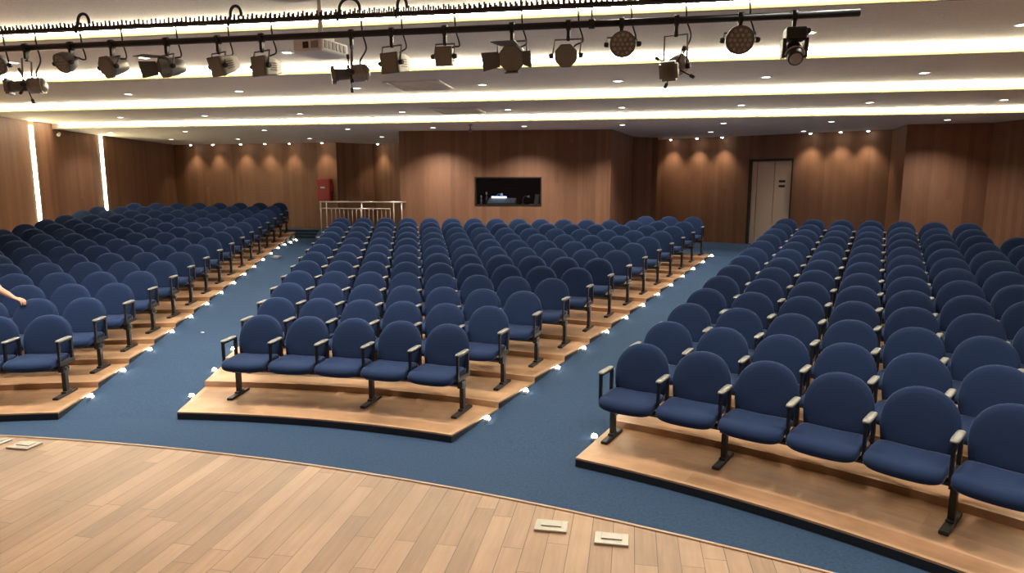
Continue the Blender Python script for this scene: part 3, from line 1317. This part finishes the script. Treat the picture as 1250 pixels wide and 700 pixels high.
for (px, py, hgt, wid, lab) in ((105, 34, .075, .10, 'first from the lit-slot wall'), (290, 24, .075, .09, 'second from the lit-slot wall'), (428, 14, .085, .16, 'third from the lit-slot wall'), (492, 13, .075, .07, 'fourth from the lit-slot wall')):
    p = at_y(px, py, YP + .03)
    rt = MB()
    pts = [(wid / 2 * math.cos(PI * j / 12), 0.0, hgt * math.sin(PI * j / 12) ** .8) for j in range(13)]
    pts = pts + [(-wid / 2 - .01, -.02, -.03), (-wid / 2, -.03, -.07)]
    rt.tube(pts, .011, 8)
    o = rt.build('cable_loop', M['cable'])
    o.location = (p.x, YP + .01, ZD + .03)
    tag(o, f'black cable looped over the slotted duct, {lab}', 'cable', 'cable loops over the duct')


def smooth_path(pts, n=5):
    P = [Vector(p) for p in pts]
    P = [P[0]] + P + [P[-1]]
    out = []
    for a, b, c_, d in zip(P, P[1:], P[2:], P[3:]):
        for k in range(n):
            t = k / n
            out.append(.5 * ((2 * b) + (c_ - a) * t + (2 * a - 5 * b + 4 * c_ - d) * t * t + (3 * b - a - 3 * c_ + d) * t ** 3))
    return out + [P[-1]]


def hang(name, label, cat, clamp_px, body, aim, half_w, yoke_mat='gun', cable=True, cdx=.06):
    """root at the clamp; returns root, local body centre, body matrix (local +z = aim)"""
    cx_ = at_y(clamp_px, 40, YP)
    # point of the pipe under that pixel column
    xx = cx_.x
    for _ in range(4):
        pxn, pyn, _w = project((xx, YP, ZP))
        xx += (clamp_px - pxn) * _w / FPX
    root = empty(name, (xx, YP, ZP))
    bc = at_y(body[0], body[1], YP - .05) - Vector(root.location)
    aim = Vector(aim).normalized()
    side = Vector((aim.y, -aim.x, 0))
    if side.length < 1e-4:
        side = Vector((1, 0, 0))
    side.normalize()
    c = MB()
    c.lathe([(.0262, -.016), (.034, -.016), (.034, .016), (.0262, .016), (.0262, -.016)], frame((1, 0, 0)), 12, cap=False)
    c.box((0, 0, -.058), (.022, .03, .06))
    c.lathe([(.010, -.105), (.014, -.10), (.014, -.075), (.008, -.07)], None, 10)
    c.build('clamp', M['black'], root)
    # yoke
    c = MB()
    yt = Vector((0, 0, -.095))
    drop = bc - yt
    ax = drop.normalized() if drop.length > .08 else Vector((0, 0, -1))
    A = yt + side * half_w
    B = yt - side * half_w
    hw = half_w
    c.tube([bc + side * hw, yt + side * hw, yt - side * hw, bc - side * hw], .0065, 6, smooth=False)
    c.build('yoke', M[yoke_mat], root)
    for s_ in (-1, 1):
        c = MB()
        c.lathe([(.018, 0), (.018, .02), (.012, .03)], frame(side * s_, bc + side * s_ * (hw - .005)), 10)
        c.build('yoke_knob', M['black'], root)
    if cable:
        c = MB()
        zt = ZD - ZP - .010
        c.tube(smooth_path([(cdx, .04, zt), (cdx + .004, .04, zt * .5), (cdx + .01, .042, 0), (cdx * 1.3 + .02, .03, -.10), bc * .75 + Vector((cdx * .9, .03, .02)), bc + Vector((0, .06, 0)) - aim * .05]), .006, 6)
        c.build('power_cable', M['cable'], root)
    tag(root, label, cat, 'stage lamps on the pipe')
    return root, bc, frame(aim, bc)


def octa(mb, mat, r, z0, z1, mi=0, n=8):
    mb.lathe([(r, z0), (r, z1)], mat, n, mi, smooth=False)


def profile_spot(label, cl, body, aim, sc_=1.0):
    root, bc, m4 = hang('profile_spotlight', label, 'stage lamp', cl, body, aim, .095 * sc_)
    s = sc_
    c = MB()
    c.lathe([(.03 * s, -.17 * s), (.065 * s, -.155 * s), (.078 * s, -.10 * s), (.078 * s, -.02 * s), (.055 * s, .0)], m4, 18)
    for k in range(4):
        c.lathe([(.081 * s, -.14 * s + k * .03 * s), (.081 * s, -.13 * s + k * .03 * s)], m4, 18)
    c.build('lamp_housing', M['silver'], root)
    c = MB()
    c.lathe([(.05 * s, 0), (.05 * s, .12 * s), (.056 * s, .125 * s), (.056 * s, .15 * s)], m4, 18)
    c.build('barrel', M['gun'], root)
    c = MB()
    c.box((0, 0, .165 * s), (.15 * s, .11 * s, .035 * s), m4)
    c.box((0, 0, .165 * s), (.11 * s, .15 * s, .035 * s), m4)
    c.build('colour_frame', M['gel'], root)
    for k in range(4):
        a = PI / 4 + k * PI / 2 + .25
        d = Vector((math.cos(a), math.sin(a), 0))
        c = MB()
        c.tube([m4 @ (d * .05 * s + Vector((0, 0, .01))), m4 @ (d * .15 * s + Vector((0, 0, .01)))], .005, 6)
        c.tube([m4 @ (d * .14 * s + Vector((0, 0, .01))), m4 @ (d * .18 * s + Vector((0, 0, .01)))], .011, 8)
        c.build('shutter_handle', M['black'], root)


def led_par(label, cl, body, aim, r=.088, deep=.07, rim='gun', cable=True):
    root, bc, m4 = hang('led_spotlight', label, 'stage lamp', cl, body, aim, r + .012, cable=cable)
    c = MB()
    c.lathe([(.03, -deep - .03), (r * .72, -deep - .02), (r * .97, -deep * .5), (r, 0), (r, .018), (r * .92, .018), (r * .90, .006)], m4, 26)
    c.build('lamp_housing', M[rim], root)
    c = MB()
    c.lathe([(r * .91, .002), (r * .91, .008)], m4, 26)
    c.build('front_plate', M['gel'], root)
    c = MB()
    for ring, n in ((0, 1), (.36, 6), (.70, 12)):
        for k in range(n):
            a = 2 * PI * k / n
            c.lathe([(r * .135, .008), (r * .125, .013), (r * .06, .016)], m4 @ Matrix.Translation((r * ring * math.cos(a), r * ring * math.sin(a), 0)), 10)
    c.build('led_lenses', M['lens'], root)


def par_can(label, cl, body, aim, r=.08, flaps=None, deep=.15):
    root, bc, m4 = hang('par_can_light', label, 'stage lamp', cl, body, aim, r + .02)
    c = MB()
    c.lathe([(.035, -deep), (r * .7, -deep * .93), (r * .93, -deep * .45), (r * .95, -.02), (r, 0)], m4, 22)
    c.build('can', M['silver'], root)
    c = MB()
    octa(c, m4, r * 1.12, -.005, .02)
    c.build('colour_frame', M['gun'], root)
    c = MB()
    octa(c, m4, r * 1.0, .02, .024)
    c.build('gel', M['gel'], root)
    for (ax_, ang_, w, ln) in (flaps or []):
        # hinged flap: ax_ = direction on the frame (radians, 0 = local +x, pi/2 = local up), ang_ = opening
        c = MB()
        mm = m4 @ Matrix.Rotation(ax_, 4, 'Z') @ Matrix.Translation((r * 1.02, 0, .02)) @ Matrix.Rotation(ang_, 4, 'Y')
        i0 = len(c.v)
        th = .003
        for z_, w_ in ((0, w), (ln, w * 1.25)):
            for xx_ in (-th, th):
                for s_ in (-1, 1):
                    c.vert(mm @ Vector((xx_, s_ * w_ / 2, z_)))
        for q in ((0, 1, 3, 2), (4, 6, 7, 5), (0, 4, 5, 1), (2, 3, 7, 6), (0, 2, 6, 4), (1, 5, 7, 3)):
            c.face([i0 + t for t in q])
        c.build('barn_door_flap', M['gun'], root)


def flood(label, cl, body, aim, w=.145, h=.135, d=.15):
    root, bc, m4 = hang('flood_light', label, 'stage lamp', cl, body, aim, w / 2 + .012)
    c = MB()
    c.rings([[m4 @ Vector((sx * w / 2 * k, sy * h / 2 * k2, z)) for sx, sy in ((-1, -1), (1, -1), (1, 1), (-1, 1))]
             for (k, k2, z) in ((.80, .62, -d), (.98, .92, -d * .55), (1, 1, 0))], smooth=False)
    bevel(c.build('lamp_housing', M['silver'], root), .006)
    c = MB()
    c.box((0, 0, .010), (w * 1.06, h * 1.06, .026), m4)
    bevel(c.build('front_frame', M['gun'], root), .006)
    c = MB()
    c.box((0, 0, .024), (w * .92, h * .92, .006), m4)
    c.build('gel', M['gel'], root)
    c = MB()
    for k in range(4):
        c.box((w * .505, -h * .2 + k * h * .12, -d * .4), (.006, h * .05, d * .4), m4)
    c.build('cooling_fins', M['gun'], root)


# in order along the pipe, from the lit-slot wall
led_par('round led lamp cut off by the picture edge at the pipe end', -8, (-6, 79), (.4, -1, -.35), r=.085)
profile_spot('profile spotlight with square front frame, first whole lamp from the lit-slot wall', 31, (34, 105), (-1, -.42, -.08), .80)
led_par('tilted round led lamp, second whole lamp from the lit-slot wall', 86, (77, 77), (-.22, -1, -.55), r=.078, deep=.07)
par_can('par lamp with eight-sided front frame under a wide yoke, beside the round led lamp', 136, (132, 82), (-.32, -1, -.36), r=.078)
par_can('par lamp with one large raised flap beside the first box-shaped flood lamp', 203, (202, 82), (-.42, -1, -.22), r=.074, flaps=[(PI * .5, .1, .11, .17), (PI, .35, .10, .12), (0, .1, .09, .07)])
flood('box-shaped flood lamp tipped to its side, first of the box lamps', 266, (266, 81), (-.42, -1, -.38))
flood('box-shaped flood lamp held level beside the ceiling projector', 319, (318, 81), (-.38, -1, -.08))
profile_spot('profile spotlight with shutter handles beside the ceiling projector', 429, (429, 90), (-1, -.5, -.15), .78)
flood('box-shaped flood lamp between the profile spotlight and the small frontal box lamp', 478, (477, 77), (-.33, -1, -.12))
flood('small box-shaped flood lamp facing the stage squarely', 543, (542, 69), (-.02, -1, -.06), w=.115, h=.125, d=.12)
par_can('par lamp with open barn door flaps beside the small box-shaped lamp', 625, (625, 71), (-.12, -1, -.36), r=.085, flaps=[(PI * .5, .3, .13, .17), (PI, .8, .10, .13), (0, .8, .09, .10), (-PI / 2, .1, .08, .03)])
par_can('eight-sided par lamp facing the stage, beside the barn door lamp', 694, (691, 68), (-.02, -1, -.25), r=.072)
led_par('round led lamp with many lenses, nearer the middle of the pipe', 759, (760, 54), (.05, -1, -.22), r=.086)
profile_spot('profile spotlight hanging low with four shutter handles between two round led lamps', 826, (824, 82), (-.35, -.95, -.35), .82)
led_par('round led lamp with many lenses beside the moving head lamp', 904, (903, 49), (.08, -1, -.22), r=.09)

# moving head lamp
xx = at_y(970, 40, YP).x
for _ in range(4):
    q = project((xx, YP, ZP))
    xx += (970 - q[0]) * q[2] / FPX
rt = empty('moving_head_spotlight', (xx, YP, ZP))
bc = at_y(970, 46, YP - .03) - Vector(rt.location)
c = MB()
c.lathe([(.0262, -.016), (.034, -.016), (.034, .016), (.0262, .016), (.0262, -.016)], frame((1, 0, 0)), 12, cap=False)
c.box((0, 0, -.053), (.022, .03, .05))
c.tube([(0, 0, -.07), (-.015, 0, -.10), (0, 0, -.13)], .008, 6)
c.build('clamp', M['black'], rt)
c = MB()
c.box((bc.x, bc.y, bc.z + .02), (.125, .12, .075))
c.box((bc.x + .065, bc.y, bc.z + .035), (.05, .08, .035))
bevel(c.build('base_box', M['black'], rt), .01)
for s_ in (-1, 1):
    c = MB()
    c.rings([[Vector((bc.x + s_ * .066 + dx, bc.y + dy * k, z)) for dx, dy in ((-.012, -.04), (.012, -.04), (.012, .04), (-.012, .04))] for (k, z) in ((1.1, bc.z - .01), (1.0, bc.z - .08), (.55, bc.z - .125))], smooth=False)
    c.build('yoke_arm', M['shell'], rt)
hm = frame((-.02, -.8, -.6), (bc.x, bc.y - .01, bc.z - .095))
c = MB()
c.lathe([(.025, -.075), (.05, -.06), (.056, -.02), (.056, .03), (.048, .06), (.046, .085)], hm, 20)
c.build('head', M['shell'], rt)
c = MB()
c.lathe([(.040, .084), (.036, .090), (.01, .096)], hm, 18)
c.build('lens', M['lens'], rt)
c = MB()
c.tube([hm @ Vector((.057 * math.cos(PI * j / 10), .057 * math.sin(PI * j / 10), .03)) for j in range(11)], .006, 6)
c.build('handle', M['silver'], rt)
tag(rt, 'black moving head lamp, last on the pipe by its free end', 'stage lamp', 'stage lamps on the pipe')

# projector under the ceiling
pc = at_y(392, 60, 8.75)
rt = empty('projector', (pc.x, pc.y, pc.z), -.22)
c = MB()
c.box((0, 0, 0), (.30, .36, .11))
bevel(c.build('projector_body', M['white'], rt), .02, 3)
c = MB()
c.box((-.01, -.185, .0), (.05, .014, .05))
c.build('lens', M['black'], rt)
c = MB()
for k in range(6):
    c.box((.152, -.13 + k * .05, .005), (.006, .03, .06))
c.build('vent_slots', M['grey'], rt)
c = MB()
c.box((.08, -.184, .0), (.07, .008, .055))
c.build('intake_grille', M['grey'], rt)
c = MB()
c.box((0, 0, .075), (.16, .16, .04))
c.tube([(0, 0, .09), (0, 0, 4.31 - pc.z)], .02, 10)
c.build('ceiling_mount', M['white'], rt)
tag(rt, 'white projector hung under the ceiling behind the lamp pipe', 'projector')

# ------------------------------------------------------------------ little things on the aisle carpet
p = at_z(321, 315.5, .72)
r_ = 18.2
a_ = AL + .78 / r_
rt = empty('floor_box', pol(r_, a_, ramp(r_)), -a_)
c = MB()
c.box((0, 0, .025), (.16, .22, .05))
bevel(c.build('box_body', M['grey'], rt), .012)
c = MB()
c.box((0, -.08, .055), (.09, .05, .012))
c.build('lid', M['white'], rt)
tag(rt, 'small grey box lying on the aisle carpet beside the step lights', 'floor box')
p = at_z(247, 401.5, .3)
c = MB()
c.rings([[(.03 * math.cos(t * 1.26) * k, .022 * math.sin(t * 1.26) * k, z) for t in range(5)] for k, z in ((1, .0), (1.05, .004), (.6, .012))], smooth=False)
o = c.build('paper_scrap', M['paper'])
rr_, aa_ = math.hypot(p.x, p.y), math.atan2(p.x, p.y)
o.location = (p.x, p.y, ramp(rr_) + .001)
tag(o, 'tiny white paper scrap on the red-cabinet aisle carpet', 'paper')

# ------------------------------------------------------------------ person reaching over the chairs at the picture's edge
def skin_body(name, verts, edges, rads, mat, root_i=0, parent=None, sub=2):
    me = bpy.data.meshes.new(name)
    me.from_pydata([tuple(v) for v in verts], edges, [])
    me.materials.append(mat)
    o = bpy.data.objects.new(name, me)
    COL.objects.link(o)
    md = o.modifiers.new('skin', 'SKIN')
    lay = me.skin_vertices[0].data
    for k, r in enumerate(rads):
        lay[k].radius = (r, r) if isinstance(r, (int, float)) else r
        lay[k].use_root = (k == root_i)
    md.use_smooth_shade = True
    s2 = o.modifiers.new('sub', 'SUBSURF')
    s2.levels = sub
    s2.render_levels = sub
    if parent is not None:
        o.parent = parent
    return o


rh = Rr(2) - 0.085
# where the hand meets the chair back and the shoulder beyond the frame
d = ray(27, 367)
A_ = d.x ** 2 + d.y ** 2
B_ = CAM.x * d.x + CAM.y * d.y
C_ = CAM.x ** 2 + CAM.y ** 2 - rh ** 2
hand = CAM + d * ((-B_ + math.sqrt(B_ * B_ - A_ * C_)) / A_)


def at_r(px, py, r):
    d = ray(px, py)
    A_ = d.x ** 2 + d.y ** 2
    B_ = CAM.x * d.x + CAM.y * d.y
    C_ = CAM.x ** 2 + CAM.y ** 2 - r ** 2
    return CAM + d * ((-B_ + math.sqrt(B_ * B_ - A_ * C_)) / A_)


wrist = at_r(17.5, 364, rh + .04)
elbow = at_r(-3, 352.5, rh + .11)
shoulder = at_r(-24, 333, rh + .185)
zt3 = ztread(3)
foot_c = shoulder + (shoulder - elbow) * 0.30
foot_c = foot_c * ((Rr(2) + .125) / math.hypot(foot_c.x, foot_c.y))
foot_c.z = ztread(3)
radial = Vector((foot_c.x, foot_c.y, 0)).normalized()
tang = Vector((radial.y, -radial.x, 0))            # towards the picture's right
rt = empty('person', foot_c)
Lc = lambda p: Vector(p) - foot_c
zs_ = shoulder.z - foot_c.z
hipz = .92
pelvis = Vector((0, 0, hipz)) - tang * .06
chest = Vector((0, 0, zs_ - .10)) - tang * .02
neck = Vector((0, 0, zs_ + .07)) - tang * .0 - radial * .02
shR = Lc(shoulder)
shL = chest - tang * .22 + Vector((0, 0, .07))
elL = shL - tang * .10 + Vector((0, 0, -.28))
wrL = elL + Vector((0, 0, -.24)) - radial * .10
verts = [pelvis, pelvis.lerp(chest, .5), chest, neck, shR, shR.lerp(Lc(elbow), .5), Lc(elbow).lerp(Lc(wrist), .18), shL, shL.lerp(elL, .6), elL]
edges = [(0, 1), (1, 2), (2, 3), (2, 4), (4, 5), (5, 6), (2, 7), (7, 8), (8, 9)]
rads = [(.15, .11), (.14, .10), (.17, .11), .06, .065, .052, .050, .065, .05, .045]
shirt = skin_body('shirt', verts, edges, rads, M['shirt'], 0, rt)
# legs
hv = [pelvis, pelvis + tang * .09 - Vector((0, 0, .06)), pelvis + tang * .10 - Vector((0, 0, .45)), Vector((tang * .10).to_tuple()) + Vector((0, 0, .07)) - tang * .0,
      pelvis - tang * .09 - Vector((0, 0, .06)), pelvis - tang * .11 - Vector((0, 0, .45)), -tang * .14 + Vector((0, 0, .07))]
skin_body('trousers', hv, [(0, 1), (1, 2), (2, 3), (0, 4), (4, 5), (5, 6)], [(.15, .10), .082, .056, .045, .082, .056, .045], M['trouser'], 0, rt)
for s_, nm in ((.10, 'shoe'), (-.14, 'shoe')):
    c = MB()
    mm = Matrix.Translation(tang * s_)
    c.rings([[mm @ (tang * (.03 + y) + radial * (x * w) + Vector((0, 0, z + .001))) for x, z in ((-1, 0), (1, 0), (1, hh * .6), (.5, hh), (-.5, hh), (-1, hh * .6))]
             for (y, w, hh) in ((-.09, .03, .07), (-.02, .042, .09), (.08, .045, .06), (.15, .04, .045), (.18, .02, .03))])
    c.build(nm, M['black'], rt)
# skin: head, neck, forearms and hands as one continuous surface with the arm under the sleeve
hd = neck + Vector((0, 0, .15)) - radial * .03
w_, e_ = Lc(wrist), Lc(elbow)
hnd = Lc(hand)
fd = (hnd - w_).normalized()
palm = w_ + fd * .055
vs = [e_, e_.lerp(w_, .45), w_, palm]
ed = [(0, 1), (1, 2), (2, 3)]
rd = [.043, .038, (.026, .020), (.036, .016)]
acr = fd.cross(Vector((0, 0, 1))).normalized()
dn_ = Vector((0, 0, -1))
for k, (off, ln) in enumerate(((-.028, .062), (-.010, .072), (.009, .068), (.026, .052))):
    b0 = len(vs)
    vs += [palm + acr * off + fd * .035, palm + acr * off + fd * (.035 + ln * .5) + dn_ * .008, palm + acr * off + fd * (.035 + ln * .72) + dn_ * .035, palm + acr * off + fd * (.035 + ln * .68) + dn_ * .055]
    ed += [(3, b0), (b0, b0 + 1), (b0 + 1, b0 + 2), (b0 + 2, b0 + 3)]
    rd += [.0115, .010, .009, .007]
b0 = len(vs)
vs += [palm - acr * .038 - fd * .005, palm - acr * .058 + fd * .022 + dn_ * .012, palm - acr * .060 + fd * .045 + dn_ * .03]
ed += [(3, b0), (b0, b0 + 1), (b0 + 1, b0 + 2)]
rd += [.014, .0115, .009]
skin_body('forearm', vs, ed, rd, M['skin'], 1, rt)
vs = [elL, elL.lerp(wrL, .5), wrL, wrL + Vector((0, 0, -.06))]
ed = [(0, 1), (1, 2), (2, 3)]
rd = [.043, .036, (.026, .02), (.034, .016)]
for k, (off, ln) in enumerate(((-.028, .060), (-.010, .072), (.009, .068), (.026, .052))):
    b0 = len(vs)
    p0 = vs[3]
    vs += [p0 + radial * off + Vector((0, 0, -.03)), p0 + radial * off + Vector((0, 0, -.03 - ln * .6)) + tang * .008, p0 + radial * off + Vector((0, 0, -.03 - ln)) + tang * .024]
    ed += [(3, b0), (b0, b0 + 1), (b0 + 1, b0 + 2)]
    rd += [.0115, .010, .008]
b0 = len(vs)
vs += [vs[3] - radial * .04, vs[3] - radial * .055 + Vector((0, 0, -.035))]
ed += [(3, b0), (b0, b0 + 1)]
rd += [.013, .010]
skin_body('lower_arm', vs, ed, rd, M['skin'], 1, rt)
# head with face
c = MB()
fwd = (-radial + tang * .35).normalized()
sdx = Vector((fwd.y, -fwd.x, 0))
HR = []
for j in range(0, 15):
    t = -PI / 2 + PI * j / 14
    rg = []
    for k in range(24):
        a = 2 * PI * k / 24
        x = math.sin(a) * math.cos(t) * .075
        y = math.cos(a) * math.cos(t) * .095
        z = math.sin(t) * .118
        if z < 0:
            x *= 1 + z * 2.2
            y = y * (1 + z * 1.2) + .012 * (-z / .118)
        if y > .05 and abs(x) < .018 and -.03 < z < .015:
            y += .018
        if y > .05 and .005 < z < .035 and .015 < abs(x) < .045:
            y -= .008
        if y > .05 and abs(x) < .025 and -.07 < z < -.05:
            y += .004
        rg.append(hd + sdx * x + fwd * y + Vector((0, 0, z)))
    HR.append(rg)
c.rings(HR)
c.tube([neck - Vector((0, 0, .06)), hd - Vector((0, 0, .06)) - fwd * .015], [.058, .052], 14)
for s_ in (-1, 1):
    c.lathe([(.012, -.006), (.028, 0), (.022, .012), (.008, .010)], frame(sdx * s_ - fwd * .3, hd + sdx * s_ * .072 - Vector((0, 0, .005))), 12)
c.build('head', M['skin'], rt)
c = MB()
HR = []
for j in range(0, 10):
    t = .02 + (PI / 2 - .02) * j / 9
    rg = []
    for k in range(24):
        a = 2 * PI * k / 24
        y = math.cos(a) * math.cos(t) * .104 - .008
        lowr = -.05 if (j == 0 and y < .02) else 0
        rg.append(hd + sdx * (math.sin(a) * math.cos(t) * .083) + fwd * y + Vector((0, 0, math.sin(t) * .126 + .02 + lowr)))
    HR.append(rg)
c.rings(HR)
c.build('hair', M['hair'], rt)
tag(rt, 'person in a lilac grey shirt reaching a bare forearm over the chair backs', 'person')

# ------------------------------------------------------------------ lamps over the stage, added spots over the front rows
for x in (-4.5, -1.5, 1.5, 4.5, 7.5):
    for y in (1.0, 4.6):
        spot((x, y, 4.25), 92 if x < 0 else 68, 140, (1, .90, .77), 1.0, size=.12)

for k in range(9):  # unseen spots added to brighten the front seats and treads
    spot(pol(9.75, math.radians(-34 + 11 * k), 4.22), 200 if k < 4 else 110, 130, (1, .94, .86), 1.0, size=.12)

wld = bpy.data.worlds.new('world')
sc.world = wld
wld.use_nodes = True
wld.node_tree.nodes['Background'].inputs[0].default_value = (.02, .018, .016, 1)
wld.node_tree.nodes['Background'].inputs[1].default_value = 1.0

# ------------------------------------------------------------------ camera and view
cd = bpy.data.cameras.new('camera')
cd.sensor_width = 36.0
cd.lens = FPX / 1250 * 36.0
cd.clip_end = 100
co = bpy.data.objects.new('camera', cd)
COL.objects.link(co)
co.matrix_world = Matrix(((RT.x, UP.x, -FW.x, CAM.x), (RT.y, UP.y, -FW.y, CAM.y), (RT.z, UP.z, -FW.z, CAM.z), (0, 0, 0, 1)))
sc.camera = co
vs_ = sc.view_settings
vs_.view_transform = 'Standard'
vs_.look = 'None'
vs_.gamma = 1.0
vs_.use_curve_mapping = False
vs_.exposure = 1.0
sc.cycles.use_light_tree = True
sc.cycles.sample_clamp_indirect = 6.0
